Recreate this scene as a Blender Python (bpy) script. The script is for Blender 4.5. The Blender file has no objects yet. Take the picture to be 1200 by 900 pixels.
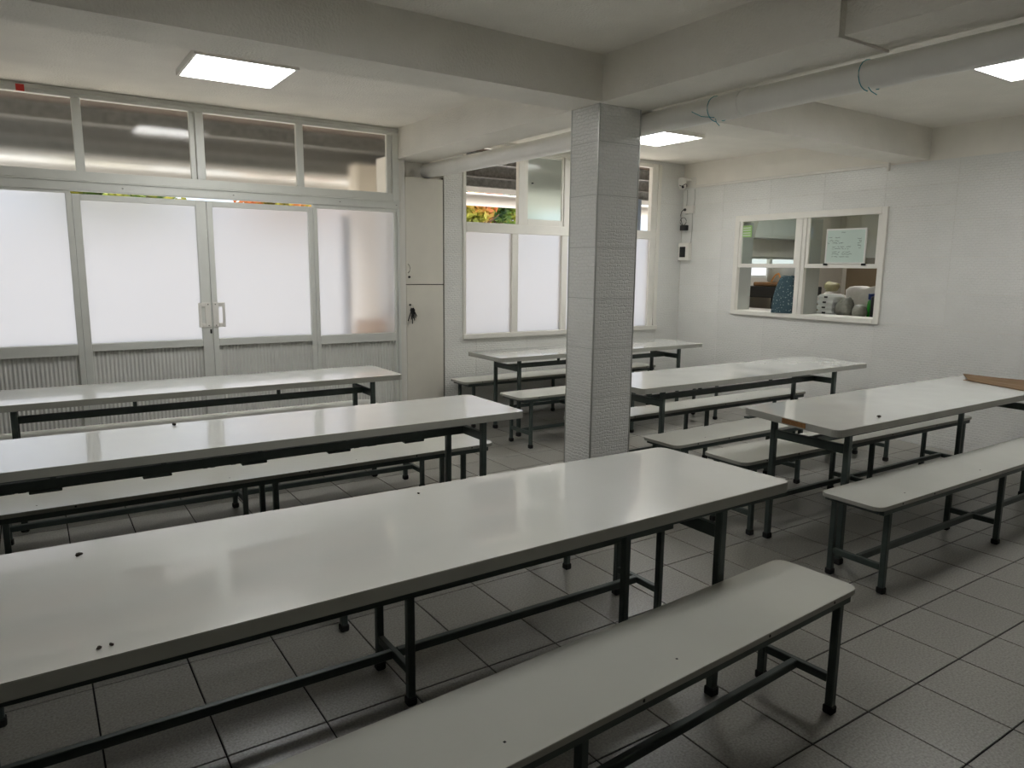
import bpy, bmesh, math, random
from mathutils import Vector, Matrix

random.seed(7)
SC = bpy.context.scene
COL = SC.collection

# ------------------------------------------------------------------ camera
F_PX, YAW, PITCH, ROLL = 846.063, 0.588224, 0.160103, 0.0106574
CAM = Vector((-3.0538, -1.5889, 1.5621))
_f = Vector((math.sin(YAW) * math.cos(PITCH), math.cos(YAW) * math.cos(PITCH), -math.sin(PITCH)))
_r0 = Vector((math.cos(YAW), -math.sin(YAW), 0))
_u0 = _r0.cross(_f)
_r = _r0 * math.cos(ROLL) + _u0 * math.sin(ROLL)
_u = _u0 * math.cos(ROLL) - _r0 * math.sin(ROLL)
cd = bpy.data.cameras.new('camera')
cd.sensor_width = 36
cd.lens = F_PX / 1200 * 36
cd.clip_start = 0.05
cam = bpy.data.objects.new('camera', cd)
COL.objects.link(cam)
cam.matrix_world = Matrix(((_r.x, _u.x, -_f.x, CAM.x), (_r.y, _u.y, -_f.y, CAM.y), (_r.z, _u.z, -_f.z, CAM.z), (0, 0, 0, 1)))
SC.camera = cam


def px(x, y, axis, val):
    """pixel of the 1200x900 frame -> point on the plane axis = val"""
    d = _f + _r * ((x - 600) / F_PX) - _u * ((y - 450) / F_PX)
    k = 'xyz'.index(axis)
    return CAM + d * ((val - CAM[k]) / d[k])


# ------------------------------------------------------------------ world, sun, exposure
W = bpy.data.worlds.new('world')
SC.world = W
W.use_nodes = True
bg = W.node_tree.nodes['Background']
bg.inputs[0].default_value = (0.80, 0.90, 1.0, 1)
bg.inputs[1].default_value = 1.2
sd = bpy.data.lights.new('sun', 'SUN')
sd.energy = 8.5
sd.angle = 0.01
sd.color = (1.0, 0.94, 0.85)
sun = bpy.data.objects.new('sun', sd)
COL.objects.link(sun)
sun.rotation_euler = Vector((0.25, -0.60, -0.76)).to_track_quat('-Z', 'Y').to_euler()
SC.view_settings.view_transform = 'Standard'
SC.view_settings.look = 'None'
SC.view_settings.gamma = 1
SC.view_settings.use_curve_mapping = False
SC.view_settings.exposure = 0.3
try:
    SC.cycles.use_denoising = True
    SC.cycles.max_bounces = 14
    SC.cycles.diffuse_bounces = 7
    SC.cycles.transmission_bounces = 12
    SC.cycles.sample_clamp_indirect = 6
except Exception:
    pass

# ------------------------------------------------------------------ materials


def mat(name, col, rough=0.6, metal=0.0, var=0.0, vscale=6.0, bump=0.0, bscale=80.0, bdist=0.002, emit=0.0, coat=0.0, rnd=0.0, spec=0.5, rvar=0.0):
    m = bpy.data.materials.new(name)
    m.use_nodes = True
    nt = m.node_tree
    N, L = nt.nodes, nt.links
    b = N['Principled BSDF']
    b.inputs['Base Color'].default_value = (*col, 1)
    b.inputs['Roughness'].default_value = rough
    b.inputs['Metallic'].default_value = metal
    b.inputs['Specular IOR Level'].default_value = spec
    b.inputs['Coat Weight'].default_value = coat
    b.inputs['Coat Roughness'].default_value = 0.04
    b.inputs['Coat IOR'].default_value = 1.75
    tc = N.new('ShaderNodeTexCoord')
    if var > 0 or rnd > 0:
        no = N.new('ShaderNodeTexNoise')
        no.inputs['Scale'].default_value = vscale
        no.inputs['Detail'].default_value = 6
        L.new(tc.outputs['Object'], no.inputs['Vector'])
        mr = N.new('ShaderNodeMapRange')
        mr.inputs[1].default_value = 0.25
        mr.inputs[2].default_value = 0.75
        mr.inputs[3].default_value = 1 - var
        mr.inputs[4].default_value = 1 + var
        L.new(no.outputs['Fac'], mr.inputs[0])
        fac = mr.outputs[0]
        if rnd > 0:
            oi = N.new('ShaderNodeObjectInfo')
            m2 = N.new('ShaderNodeMapRange')
            m2.inputs[3].default_value = 1 - rnd
            m2.inputs[4].default_value = 1 + rnd
            L.new(oi.outputs['Random'], m2.inputs[0])
            mu = N.new('ShaderNodeMath')
            mu.operation = 'MULTIPLY'
            L.new(fac, mu.inputs[0])
            L.new(m2.outputs[0], mu.inputs[1])
            fac = mu.outputs[0]
        mx = N.new('ShaderNodeVectorMath')
        mx.operation = 'SCALE'
        mx.inputs[0].default_value = col
        L.new(fac, mx.inputs['Scale'])
        L.new(mx.outputs[0], b.inputs['Base Color'])
    if rvar > 0:
        n3 = N.new('ShaderNodeTexNoise')
        n3.inputs['Scale'].default_value = 5
        n3.inputs['Detail'].default_value = 5
        L.new(tc.outputs['Object'], n3.inputs['Vector'])
        m3 = N.new('ShaderNodeMapRange')
        m3.inputs[1].default_value = 0.3
        m3.inputs[2].default_value = 0.7
        m3.inputs[3].default_value = max(0.02, rough - rvar)
        m3.inputs[4].default_value = rough + rvar
        L.new(n3.outputs['Fac'], m3.inputs[0])
        L.new(m3.outputs[0], b.inputs['Roughness'])
    if bump > 0:
        n2 = N.new('ShaderNodeTexNoise')
        n2.inputs['Scale'].default_value = bscale
        n2.inputs['Detail'].default_value = 4
        L.new(tc.outputs['Object'], n2.inputs['Vector'])
        bp = N.new('ShaderNodeBump')
        bp.inputs['Strength'].default_value = bump
        bp.inputs['Distance'].default_value = bdist
        L.new(n2.outputs['Fac'], bp.inputs['Height'])
        L.new(bp.outputs[0], b.inputs['Normal'])
    if emit > 0:
        b.inputs['Emission Color'].default_value = (*col, 1)
        b.inputs['Emission Strength'].default_value = emit
    return m


M = {}
M['ceiling'] = mat('ceiling_paint', (0.87, 0.84, 0.775), 0.85, var=0.05, vscale=3, bump=0.8, bscale=75, bdist=0.008)
M['paint'] = mat('wall_paint', (0.87, 0.84, 0.775), 0.8, var=0.04, vscale=4, bump=0.3, bscale=90)
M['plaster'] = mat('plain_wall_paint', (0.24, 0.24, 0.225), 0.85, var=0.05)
M['grout_floor'] = mat('floor_grout', (0.008, 0.008, 0.007), 0.9, var=0.2, vscale=20)
M['grout_wall'] = mat('wall_grout', (0.42, 0.42, 0.39), 0.9)
M['alu'] = mat('pale_aluminium', (0.74, 0.75, 0.71), 0.42, 0.1, var=0.03, vscale=9)
M['alu_corr'] = mat('corrugated_sheet', (0.74, 0.74, 0.71), 0.5, 0.1, var=0.04)
M['white_frame'] = mat('hatch_frame_paint', (0.84, 0.82, 0.76), 0.45, var=0.03)
M['laminate'] = mat('table_laminate', (0.86, 0.87, 0.84), 0.2, coat=1.0, spec=0.2, var=0.03, vscale=3, rvar=0.03, bump=0.04, bscale=300, bdist=0.0005)
M['bench_lam'] = mat('bench_laminate', (0.74, 0.74, 0.68), 0.16, var=0.04, vscale=3, rvar=0.04, bump=0.04, bscale=300, bdist=0.0005)
M['edge'] = mat('laminate_edging', (0.42, 0.42, 0.38), 0.45, var=0.06, vscale=8)
M['steel'] = mat('grey_green_painted_steel', (0.065, 0.085, 0.078), 0.42, 0.2, var=0.15, vscale=14)
M['rubber'] = mat('black_rubber', (0.008, 0.008, 0.008), 0.7)
M['screw'] = mat('dark_screw', (0.03, 0.03, 0.03), 0.4, 0.6)
M['pvc'] = mat('white_pvc_pipe', (0.90, 0.885, 0.84), 0.35, var=0.06, vscale=4)
M['string'] = mat('turquoise_string', (0.02, 0.33, 0.38), 0.7)
M['cab'] = mat('cream_cabinet_panel', (0.74, 0.71, 0.63), 0.5, var=0.03)
M['gap'] = mat('dark_gap', (0.10, 0.09, 0.08), 0.9)
M['metal'] = mat('brushed_metal', (0.45, 0.42, 0.36), 0.35, 0.9)
M['trim'] = mat('tile_trim', (0.50, 0.50, 0.47), 0.3, 0.5)
M['plastic'] = mat('white_plastic', (0.8, 0.78, 0.73), 0.4)
M['black'] = mat('black_plastic', (0.012, 0.012, 0.013), 0.4)
M['cardboard'] = mat('brown_cardboard', (0.20, 0.125, 0.065), 0.85, var=0.08, vscale=9, bump=0.2, bscale=40)
M['chip'] = mat('raw_chipboard', (0.30, 0.15, 0.055), 0.9, var=0.25, vscale=90)
M['crumb'] = mat('dark_crumb', (0.03, 0.018, 0.01), 0.8)
M['red'] = mat('red_tape', (0.65, 0.04, 0.03), 0.5)
M['whitetape'] = mat('white_tape', (0.75, 0.75, 0.72), 0.5)
M['soffit'] = mat('brown_soffit', (0.09, 0.065, 0.048), 0.9, var=0.3, vscale=3)
M['galv'] = mat('galvanised_beam', (0.25, 0.25, 0.24), 0.5, 0.4, var=0.35, vscale=25)
M['gutter'] = mat('white_gutter', (0.90, 0.88, 0.86), 0.5, var=0.06, vscale=5)
M['ground'] = mat('yard_concrete', (0.62, 0.58, 0.54), 0.9, var=0.08, vscale=2)
M['yardwall'] = mat('yard_wall_paint', (0.84, 0.82, 0.80), 0.8, var=0.04, vscale=1)
M['bark'] = mat('bark', (0.13, 0.085, 0.05), 0.9, var=0.3, vscale=12, bump=0.6, bscale=30, bdist=0.02)
M['kwall'] = mat('kitchen_wall', (0.72, 0.68, 0.60), 0.7, var=0.03)
M['kbrown'] = mat('brown_kitchen_panel', (0.27, 0.20, 0.12), 0.6, var=0.1, vscale=4)
M['counter'] = mat('counter_top', (0.60, 0.58, 0.53), 0.35, var=0.05)
M['kblack'] = mat('black_enamel', (0.012, 0.012, 0.012), 0.35)
M['kgrey'] = mat('grey_hood_metal', (0.48, 0.50, 0.47), 0.4, 0.3)
M['foam'] = mat('white_foam', (0.74, 0.76, 0.74), 0.6)
M['greybag'] = mat('grey_plastic_bag', (0.20, 0.20, 0.17), 0.4, var=0.3, vscale=25, bump=0.8, bscale=40, bdist=0.01)
M['palebag'] = mat('pale_cloth', (0.66, 0.62, 0.58), 0.8, var=0.08, vscale=12, bump=0.5, bscale=25, bdist=0.01)
M['olive'] = mat('olive_packaging', (0.28, 0.25, 0.13), 0.6, var=0.2, vscale=20)
M['green'] = mat('green_bottle', (0.03, 0.30, 0.03), 0.25)
M['blue'] = mat('blue_cap', (0.012, 0.035, 0.15), 0.35)
M['orange'] = mat('orange_strap', (0.55, 0.23, 0.04), 0.6)
M['tan'] = mat('tan_tray', (0.22, 0.11, 0.04), 0.5, var=0.2, vscale=10)
M['orangebox'] = mat('orange_crate', (0.95, 0.48, 0.10), 0.6)
M['bluepost'] = mat('blue_grey_post', (0.16, 0.20, 0.26), 0.5)
M['pillar'] = mat('cream_pillar_paint', (0.88, 0.81, 0.70), 0.8, var=0.06, vscale=3)
M['board'] = mat('whiteboard_surface', (0.55, 0.66, 0.60), 0.3)
M['ink'] = mat('marker_ink', (0.03, 0.07, 0.055), 0.7)
M['sticker'] = mat('green_sticker', (0.32, 0.55, 0.18), 0.5)
M['ledwhite'] = mat('led_diffuser', (0.99, 0.99, 0.98), 0.5, emit=17.0)
M['leddim'] = mat('dim_led_diffuser', (0.99, 0.99, 0.97), 0.5, emit=7.5)  # weaker emission chosen to balance brightness, not an older diffuser

# patterned cloth
m = mat('patterned_blue_cloth', (0.03, 0.09, 0.13), 0.8)
nt = m.node_tree
vo = nt.nodes.new('ShaderNodeTexVoronoi')
vo.inputs['Scale'].default_value = 42
tc = nt.nodes.new('ShaderNodeTexCoord')
nt.links.new(tc.outputs['Object'], vo.inputs['Vector'])
cr = nt.nodes.new('ShaderNodeValToRGB')
cr.color_ramp.elements[0].color = (0.33, 0.40, 0.38, 1)
cr.color_ramp.elements[0].position = 0.14
cr.color_ramp.elements[1].color = (0.035, 0.075, 0.095, 1)
cr.color_ramp.elements[1].position = 0.30
nt.links.new(vo.outputs['Distance'], cr.inputs[0])
nt.links.new(cr.outputs[0], nt.nodes['Principled BSDF'].inputs['Base Color'])
M['bagcloth'] = m

# foliage
m = mat('autumn_leaves', (0.1, 0.2, 0.03), 0.6)
nt = m.node_tree
no = nt.nodes.new('ShaderNodeTexNoise')
no.inputs['Scale'].default_value = 1.1
no.inputs['Detail'].default_value = 5
tc = nt.nodes.new('ShaderNodeTexCoord')
nt.links.new(tc.outputs['Object'], no.inputs['Vector'])
cr = nt.nodes.new('ShaderNodeValToRGB')
e = cr.color_ramp.elements
e[0].position = 0.34
e[0].color = (0.05, 0.11, 0.015, 1)
e[1].position = 0.57
e[1].color = (0.62, 0.20, 0.05, 1)
x = e.new(0.46)
x.color = (0.40, 0.40, 0.05, 1)
nt.links.new(no.outputs['Fac'], cr.inputs[0])
nt.links.new(cr.outputs[0], nt.nodes['Principled BSDF'].inputs['Base Color'])
M['leaf'] = m
m = m.copy()
m.name = 'green_leaves'
e = [n_ for n_ in m.node_tree.nodes if n_.type == 'VALTORGB'][0].color_ramp.elements
e[0].color = (0.025, 0.06, 0.012, 1)
e[1].color = (0.12, 0.22, 0.03, 1)
e[2].color = (0.42, 0.40, 0.06, 1)
M['leaf_green'] = m


def wall_tile_mat():
    m = mat('embossed_white_tile', (0.86, 0.86, 0.83), 0.22, var=0.03, vscale=3, rnd=0.02)
    nt = m.node_tree
    N, L = nt.nodes, nt.links
    tc = N.new('ShaderNodeTexCoord')
    sp = N.new('ShaderNodeSeparateXYZ')
    L.new(tc.outputs['Object'], sp.inputs[0])
    cb = N.new('ShaderNodeCombineXYZ')
    L.new(sp.outputs[0], cb.inputs[0])
    L.new(sp.outputs[2], cb.inputs[1])
    no = N.new('ShaderNodeTexNoise')
    no.inputs['Scale'].default_value = 26
    L.new(cb.outputs[0], no.inputs['Vector'])
    ad = N.new('ShaderNodeVectorMath')
    ad.operation = 'MULTIPLY_ADD'
    L.new(no.outputs['Color'], ad.inputs[0])
    ad.inputs[1].default_value = (0.034, 0.026, 0)
    L.new(cb.outputs[0], ad.inputs[2])
    br = N.new('ShaderNodeTexBrick')
    br.inputs['Scale'].default_value = 1
    br.inputs['Brick Width'].default_value = 0.042
    br.inputs['Row Height'].default_value = 0.021
    br.inputs['Mortar Size'].default_value = 0.004
    br.inputs['Mortar Smooth'].default_value = 1.0
    L.new(ad.outputs[0], br.inputs['Vector'])
    bp = N.new('ShaderNodeBump')
    bp.inputs['Strength'].default_value = 0.75
    bp.inputs['Distance'].default_value = 0.0045
    bp.invert = True
    L.new(br.outputs['Fac'], bp.inputs['Height'])
    L.new(bp.outputs[0], N['Principled BSDF'].inputs['Normal'])
    return m


M['tile'] = wall_tile_mat()


def floor_tile_mat():
    m = mat('speckled_grey_floor_tile', (0.315, 0.305, 0.275), 0.30, var=0.36, vscale=120, rnd=0.05, rvar=0.02, bump=0.08, bscale=150, bdist=0.001)
    nt = m.node_tree
    ge = nt.nodes.new('ShaderNodeNewGeometry')
    for n_ in nt.nodes:
        if n_.type == 'TEX_NOISE':
            nt.links.new(ge.outputs['Position'], n_.inputs['Vector'])
    return m


M['ftile'] = floor_tile_mat()


def facing_gloss(nt, lo, hi):
    """share of mirror reflection of a glass face, rising towards grazing angles"""
    lw = nt.nodes.new('ShaderNodeLayerWeight')
    lw.inputs[0].default_value = 0.5
    pw = nt.nodes.new('ShaderNodeMath')
    pw.operation = 'POWER'
    pw.inputs[1].default_value = 4
    nt.links.new(lw.outputs['Facing'], pw.inputs[0])
    ma = nt.nodes.new('ShaderNodeMath')
    ma.operation = 'MULTIPLY_ADD'
    ma.inputs[1].default_value = hi
    ma.inputs[2].default_value = lo
    nt.links.new(pw.outputs[0], ma.inputs[0])
    return ma.outputs[0]


def frosted(name, tint, rough, trans, gloss=0.15):
    """frosted sheet: part scattered straight through, part blurred refraction, a little gloss"""
    m = bpy.data.materials.new(name)
    m.use_nodes = True
    nt = m.node_tree
    N, L = nt.nodes, nt.links
    N.remove(N['Principled BSDF'])
    out = N['Material Output']
    tr = N.new('ShaderNodeBsdfTranslucent')
    tr.inputs[0].default_value = (*tint, 1)
    rf = N.new('ShaderNodeBsdfRefraction')
    rf.inputs['Color'].default_value = (*tint, 1)
    rf.inputs['Roughness'].default_value = rough
    rf.inputs['IOR'].default_value = 1.3
    mx = N.new('ShaderNodeMixShader')
    mx.inputs[0].default_value = trans
    L.new(rf.outputs[0], mx.inputs[1])
    L.new(tr.outputs[0], mx.inputs[2])
    gl = N.new('ShaderNodeBsdfGlossy')
    gl.inputs['Roughness'].default_value = gloss
    m2 = N.new('ShaderNodeMixShader')
    L.new(facing_gloss(nt, 0.03, 0.6), m2.inputs[0])
    L.new(mx.outputs[0], m2.inputs[1])
    L.new(gl.outputs[0], m2.inputs[2])
    L.new(m2.outputs[0], out.inputs['Surface'])
    return m


M['frost'] = frosted('frosted_glass', (0.87, 0.875, 0.90), 0.45, 0.3)
M['frost_light'] = frosted('lightly_frosted_glass', (0.94, 0.935, 0.91), 0.21, 0.03, 0.06)
M['frost_green'] = frosted('greenish_frosted_glass', (0.86, 0.91, 0.87), 0.3, 0.12, 0.1)


def clear_glass():
    m = bpy.data.materials.new('clear_glass')
    m.use_nodes = True
    nt = m.node_tree
    N, L = nt.nodes, nt.links
    N.remove(N['Principled BSDF'])
    out = N['Material Output']
    t = N.new('ShaderNodeBsdfTransparent')
    t.inputs[0].default_value = (0.86, 0.90, 0.87, 1)
    g = N.new('ShaderNodeBsdfGlossy')
    g.inputs['Roughness'].default_value = 0.02
    mx = N.new('ShaderNodeMixShader')
    L.new(facing_gloss(nt, 0.05, 0.7), mx.inputs[0])
    L.new(t.outputs[0], mx.inputs[1])
    L.new(g.outputs[0], mx.inputs[2])
    L.new(mx.outputs[0], out.inputs['Surface'])
    return m


M['glass'] = clear_glass()

# ------------------------------------------------------------------ mesh helpers


class MB:
    def __init__(s):
        s.v, s.f, s.m = [], [], []

    def add(s, vs, fs, mi=0):
        o = len(s.v)
        s.v += [tuple(v) for v in vs]
        s.f += [tuple(i + o for i in f) for f in fs]
        s.m += [mi] * len(fs)
        return s

    def box(s, x0, x1, y0, y1, z0, z1, mi=0):
        return s.add([(x0, y0, z0), (x1, y0, z0), (x1, y1, z0), (x0, y1, z0), (x0, y0, z1), (x1, y0, z1), (x1, y1, z1), (x0, y1, z1)],
                     [(0, 3, 2, 1), (4, 5, 6, 7), (0, 1, 5, 4), (1, 2, 6, 5), (2, 3, 7, 6), (3, 0, 4, 7)], mi)

    def bbox(s, x0, x1, y0, y1, z0, z1, b=0.004, mi=0):
        """box with bevelled edges"""
        bm = bmesh.new()
        bmesh.ops.create_cube(bm, size=1)
        for v in bm.verts:
            v.co = Vector(((x0 + x1) / 2 + v.co.x * (x1 - x0), (y0 + y1) / 2 + v.co.y * (y1 - y0), (z0 + z1) / 2 + v.co.z * (z1 - z0)))
        bmesh.ops.bevel(bm, geom=bm.edges[:], offset=b, segments=1, affect='EDGES')
        bm.verts.index_update()
        s.add([v.co[:] for v in bm.verts], [[v.index for v in f.verts] for f in bm.faces], mi)
        bm.free()
        return s

    def prism(s, poly, z0, z1, mi=0, mside=None):
        n = len(poly)
        vs = [(p[0], p[1], z0) for p in poly] + [(p[0], p[1], z1) for p in poly]
        o = len(s.v)
        s.v += vs
        s.f += [tuple(o + i for i in reversed(range(n))), tuple(o + n + i for i in range(n))]
        s.m += [mi, mi]
        for i in range(n):
            j = (i + 1) % n
            s.f.append((o + i, o + j, o + n + j, o + n + i))
            s.m.append(mi if mside is None else mside)
        return s

    def tube(s, pts, r, n=10, mi=0, caps=True):
        pts = [Vector(p) for p in pts]
        rings = []
        up = Vector((0, 0, 1))
        for i, p in enumerate(pts):
            d = (pts[min(i + 1, len(pts) - 1)] - pts[max(i - 1, 0)]).normalized()
            a = d.cross(up)
            if a.length < 1e-3:
                a = d.cross(Vector((1, 0, 0)))
            a.normalize()
            b = d.cross(a)
            rr = r[i] if isinstance(r, (list, tuple)) else r
            rings.append([p + a * math.cos(2 * math.pi * k / n) * rr + b * math.sin(2 * math.pi * k / n) * rr for k in range(n)])
        o = len(s.v)
        for rg in rings:
            s.v += [tuple(v) for v in rg]
        for i in range(len(rings) - 1):
            for k in range(n):
                k2 = (k + 1) % n
                s.f.append((o + i * n + k, o + (i + 1) * n + k, o + (i + 1) * n + k2, o + i * n + k2))
                s.m.append(mi)
        if caps:
            s.f.append(tuple(o + k for k in range(n)))
            s.f.append(tuple(o + (len(rings) - 1) * n + k for k in reversed(range(n))))
            s.m += [mi, mi]
        return s

    def lathe(s, prof, c, n=16, mi=0):
        """prof: (radius, z) list, about a vertical axis at c"""
        o = len(s.v)
        for (r, z) in prof:
            for k in range(n):
                a = 2 * math.pi * k / n
                s.v.append((c[0] + r * math.cos(a), c[1] + r * math.sin(a), c[2] + z))
        for i in range(len(prof) - 1):
            for k in range(n):
                k2 = (k + 1) % n
                s.f.append((o + i * n + k, o + i * n + k2, o + (i + 1) * n + k2, o + (i + 1) * n + k))
                s.m.append(mi)
        s.f.append(tuple(o + k for k in reversed(range(n))))
        s.f.append(tuple(o + (len(prof) - 1) * n + k for k in range(n)))
        s.m += [mi, mi]
        return s

    def mesh(s, name, mats, smooth=False):
        me = bpy.data.meshes.new(name)
        me.from_pydata(s.v, [], s.f)
        for mm in (mats if isinstance(mats, (list, tuple)) else [mats]):
            me.materials.append(M[mm])
        me.polygons.foreach_set('material_index', s.m)
        if smooth:
            me.polygons.foreach_set('use_smooth', [True] * len(s.f))
        me.update()
        bm = bmesh.new()
        bm.from_mesh(me)
        bmesh.ops.recalc_face_normals(bm, faces=bm.faces)
        bm.to_mesh(me)
        bm.free()
        if smooth:
            try:
                me.set_sharp_from_angle(angle=math.radians(40))
            except Exception:
                pass
        return me

    def build(s, name, mats, parent=None, smooth=False, loc=None):
        return link(name, s.mesh(name, mats, smooth), parent, loc)


def link(name, data, parent=None, loc=None, rz=0.0):
    o = bpy.data.objects.new(name, data)
    COL.objects.link(o)
    if parent is not None:
        o.parent = parent
    if loc is not None:
        o.location = loc
    if rz:
        o.rotation_euler = (0, 0, rz)
    return o


def tag(o, label, cat, group=None, kind=None):
    o['label'] = label
    o['category'] = cat
    if group:
        o['group'] = group
    if kind:
        o['kind'] = kind
    return o


def thing(name, label, cat, loc=(0, 0, 0), rz=0.0, group=None, kind=None):
    return tag(link(name, None, None, loc, rz), label, cat, group, kind)


def rrect(x0, x1, yf0, yf1, yb0, yb1, r=0.03, seg=4, skew=0.0):
    """quad with rounded corners: front edge yf0->yf1, back edge yb0->yb1"""
    P = [Vector((x0, yf0)), Vector((x1, yf1)), Vector((x1, yb1)), Vector((x0 + skew, yb0))]
    out = []
    for i, p in enumerate(P):
        a = (P[i - 1] - p).normalized()
        b = (P[(i + 1) % 4] - p).normalized()
        c = p + (a + b) * r
        s0, s1 = p + a * r, p + b * r
        a0 = math.atan2(s0.y - c.y, s0.x - c.x)
        a1 = math.atan2(s1.y - c.y, s1.x - c.x)
        while a1 - a0 > math.pi:
            a1 -= 2 * math.pi
        while a1 - a0 < -math.pi:
            a1 += 2 * math.pi
        for k in range(seg + 1):
            t = a0 + (a1 - a0) * k / seg
            out.append((c.x + r * math.cos(t), c.y + r * math.sin(t)))
    return out


# ================================================================== the setting
XR, YW, XL, YF, ZC = 3.625, 4.74, -3.75, -2.65, 2.80
T = 0.33

# ---- floor: dark grout bed and single tiles
fl = MB().box(XL, 7.2, YF, YW + 0.1, -0.12, -0.004).build('floor', 'grout_floor')
tag(fl, 'grey speckled square tile floor with dark joints', 'floor', kind='structure')
g = 0.0030
tm = MB().add([(g, g, -0.006), (T - g, g, -0.006), (T - g, T - g, -0.006), (g, T - g, -0.006),
               (g, g, -0.0012), (T - g, g, -0.0012), (T - g, T - g, -0.0012), (g, T - g, -0.0012),
               (g + .0015, g + .0015, 0), (T - g - .0015, g + .0015, 0), (T - g - .0015, T - g - .0015, 0), (g + .0015, T - g - .0015, 0)],
              [(0, 1, 5, 4), (1, 2, 6, 5), (2, 3, 7, 6), (3, 0, 4, 7), (4, 5, 9, 8), (5, 6, 10, 9), (6, 7, 11, 10), (7, 4, 8, 11), (8, 9, 10, 11)]).mesh('floor_tile', 'ftile')
cells = []
for i in range(-12, 11):
    for j in range(-8, 15):
        c = Vector(((i + .5) * T, (j + .5) * T, 0))
        if c.x + T / 2 < XL or c.y - T / 2 < YF or c.x - T / 2 > XR or c.y - T / 2 > YW:
            continue
        d = c - CAM
        z = d.dot(_f)
        vis = False
        if z > 0.3:
            u, v = 600 + F_PX * d.dot(_r) / z, 450 - F_PX * d.dot(_u) / z
            vis = -60 < u < 1260 and -60 < v < 990
        cells.append((0 if vis else 1, d.length, i, j))
cells.sort()
rest = MB()
for n, (nv, d, i, j) in enumerate(cells):
    if n < 300:
        link('tile', tm, fl, (i * T, j * T, 0))
    else:
        rest.box(i * T + g, (i + 1) * T - g, j * T + g, (j + 1) * T - g, -0.006, 0)
o = rest.build('tile_field', 'ftile', fl)
o['kind'] = 'stuff'

# ---- wall tiling
TW, TH = 0.63, 0.315
_tcache = {}


def tile_mesh(w, h):
    k = (round(w, 3), round(h, 3))
    if k not in _tcache:
        w, h = k
        a, b = 0.0012, 0.0026
        m_ = MB().add([(a, 0.004, a), (w - a, 0.004, a), (w - a, 0.004, h - a), (a, 0.004, h - a),
                       (a, -0.0005, a), (w - a, -0.0005, a), (w - a, -0.0005, h - a), (a, -0.0005, h - a),
                       (b, -0.002, b), (w - b, -0.002, b), (w - b, -0.002, h - b), (b, -0.002, h - b)],
                      [(0, 1, 5, 4), (1, 2, 6, 5), (2, 3, 7, 6), (3, 0, 4, 7), (4, 5, 9, 8), (5, 6, 10, 9), (6, 7, 11, 10), (7, 4, 8, 11), (8, 9, 10, 11)])
        _tcache[k] = m_.mesh('wall_tile', 'tile')
    return _tcache[k]


def rects_minus(r, holes):
    rs = [r]
    for (hx0, hx1, hz0, hz1) in holes:
        out = []
        for (a, b, c, d) in rs:
            if hx0 >= b or hx1 <= a or hz0 >= d or hz1 <= c:
                out.append((a, b, c, d))
                continue
            if c < hz0:
                out.append((a, b, c, hz0))
            if d > hz1:
                out.append((a, b, hz1, d))
            z0, z1 = max(c, hz0), min(d, hz1)
            if a < hx0:
                out.append((a, hx0, z0, z1))
            if b > hx1:
                out.append((hx1, b, z0, z1))
        rs = out
    return [q for q in rs if q[1] - q[0] > 0.012 and q[3] - q[2] > 0.012]


def tile_wall(parent, us, zs, holes, place):
    for a, b in zip(us, us[1:]):
        for c, d in zip(zs, zs[1:]):
            for (u0, u1, z0, z1) in rects_minus((a, b, c, d), holes):
                loc, rz = place(u0, u1, z0)
                link('tile', tile_mesh(u1 - u0, z1 - z0), parent, loc, rz)


ZS = [0, 0.115, 0.43, 0.745, 1.06, 1.375, 1.69, 2.005, 2.32, 2.525]
H0, H1, HZ0, HZ1 = 2.19, 3.90, 1.085, 2.14       # hatch hole: y range, z range

wr = MB()
XT = 3.895
for (y0, y1, z0, z1) in [(YF, H0, 0, ZC), (H1, YW, 0, ZC), (H0, H1, 0, HZ0), (H0, H1, HZ1, ZC)]:
    wr.box(XR + 0.004, XT, y0, y1, z0, z1)
wr = wr.build('wall_right', 'paint')
tag(wr, 'right wall with white embossed tiles below cream paint', 'wall', kind='structure')
ys = [-1.55 + TW * k for k in range(-1, 11)]
ys = [YF] + [y for y in ys if YF + 0.05 < y < YW - 0.05] + [YW]
tile_wall(wr, ys, ZS, [(H0, H1, HZ0, HZ1)], lambda u0, u1, z0: ((XR + 0.002, u1, z0), -math.pi / 2))

# back wall: openings for the door front, cabinet niche and window
DX0, DX1, DZ = -3.60, -0.128, 2.799
NX0, NX1, NZ = -0.125, 0.352, 2.535
WX0, WX1, WZ0, WZ1 = 0.572, 3.235, 0.862, 2.765
wb = MB()
YB = 4.92
for (x0, x1, z0, z1) in [(XL - .2, DX0, 0, ZC), (DX0, DX1, DZ, ZC), (NX0, NX1, NZ, ZC), (NX1, WX0, 0, ZC), (WX0, WX1, 0, WZ0), (WX0, WX1, WZ1, ZC), (WX1, XT + 0.1, 0, ZC)]:
    wb.box(x0, x1, YW + 0.004, YB, z0, z1)
wb.box(DX1, NX0, YW + 0.004, YB, 0, ZC)
# niche lining behind the cabinet
wb.box(NX0 - .04, NX1 + .04, 5.10, 5.14, 0, NZ + .04).box(NX0, NX1, 4.83, YB, 2.39, NZ)
wb.box(NX0 - .04, NX0, YB, 5.10, 0, NZ + .04).box(NX1, NX1 + .04, YB, 5.10, 0, NZ + .04).box(NX0, NX1, YB, 5.10, NZ, NZ + .04)
wb = wb.build('wall_back', 'paint')
tag(wb, 'far wall holding the glazed doors and the tall window', 'wall', kind='structure')
tile_wall(wb, [NX1 + .004, 0.72, 1.35, 1.98, 2.61, 3.24, XR], ZS[:-1] + [2.635, ZC], [(WX0, WX1, WZ0, WZ1)], lambda u0, u1, z0: ((u0, YW + 0.002, z0), 0))

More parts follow.
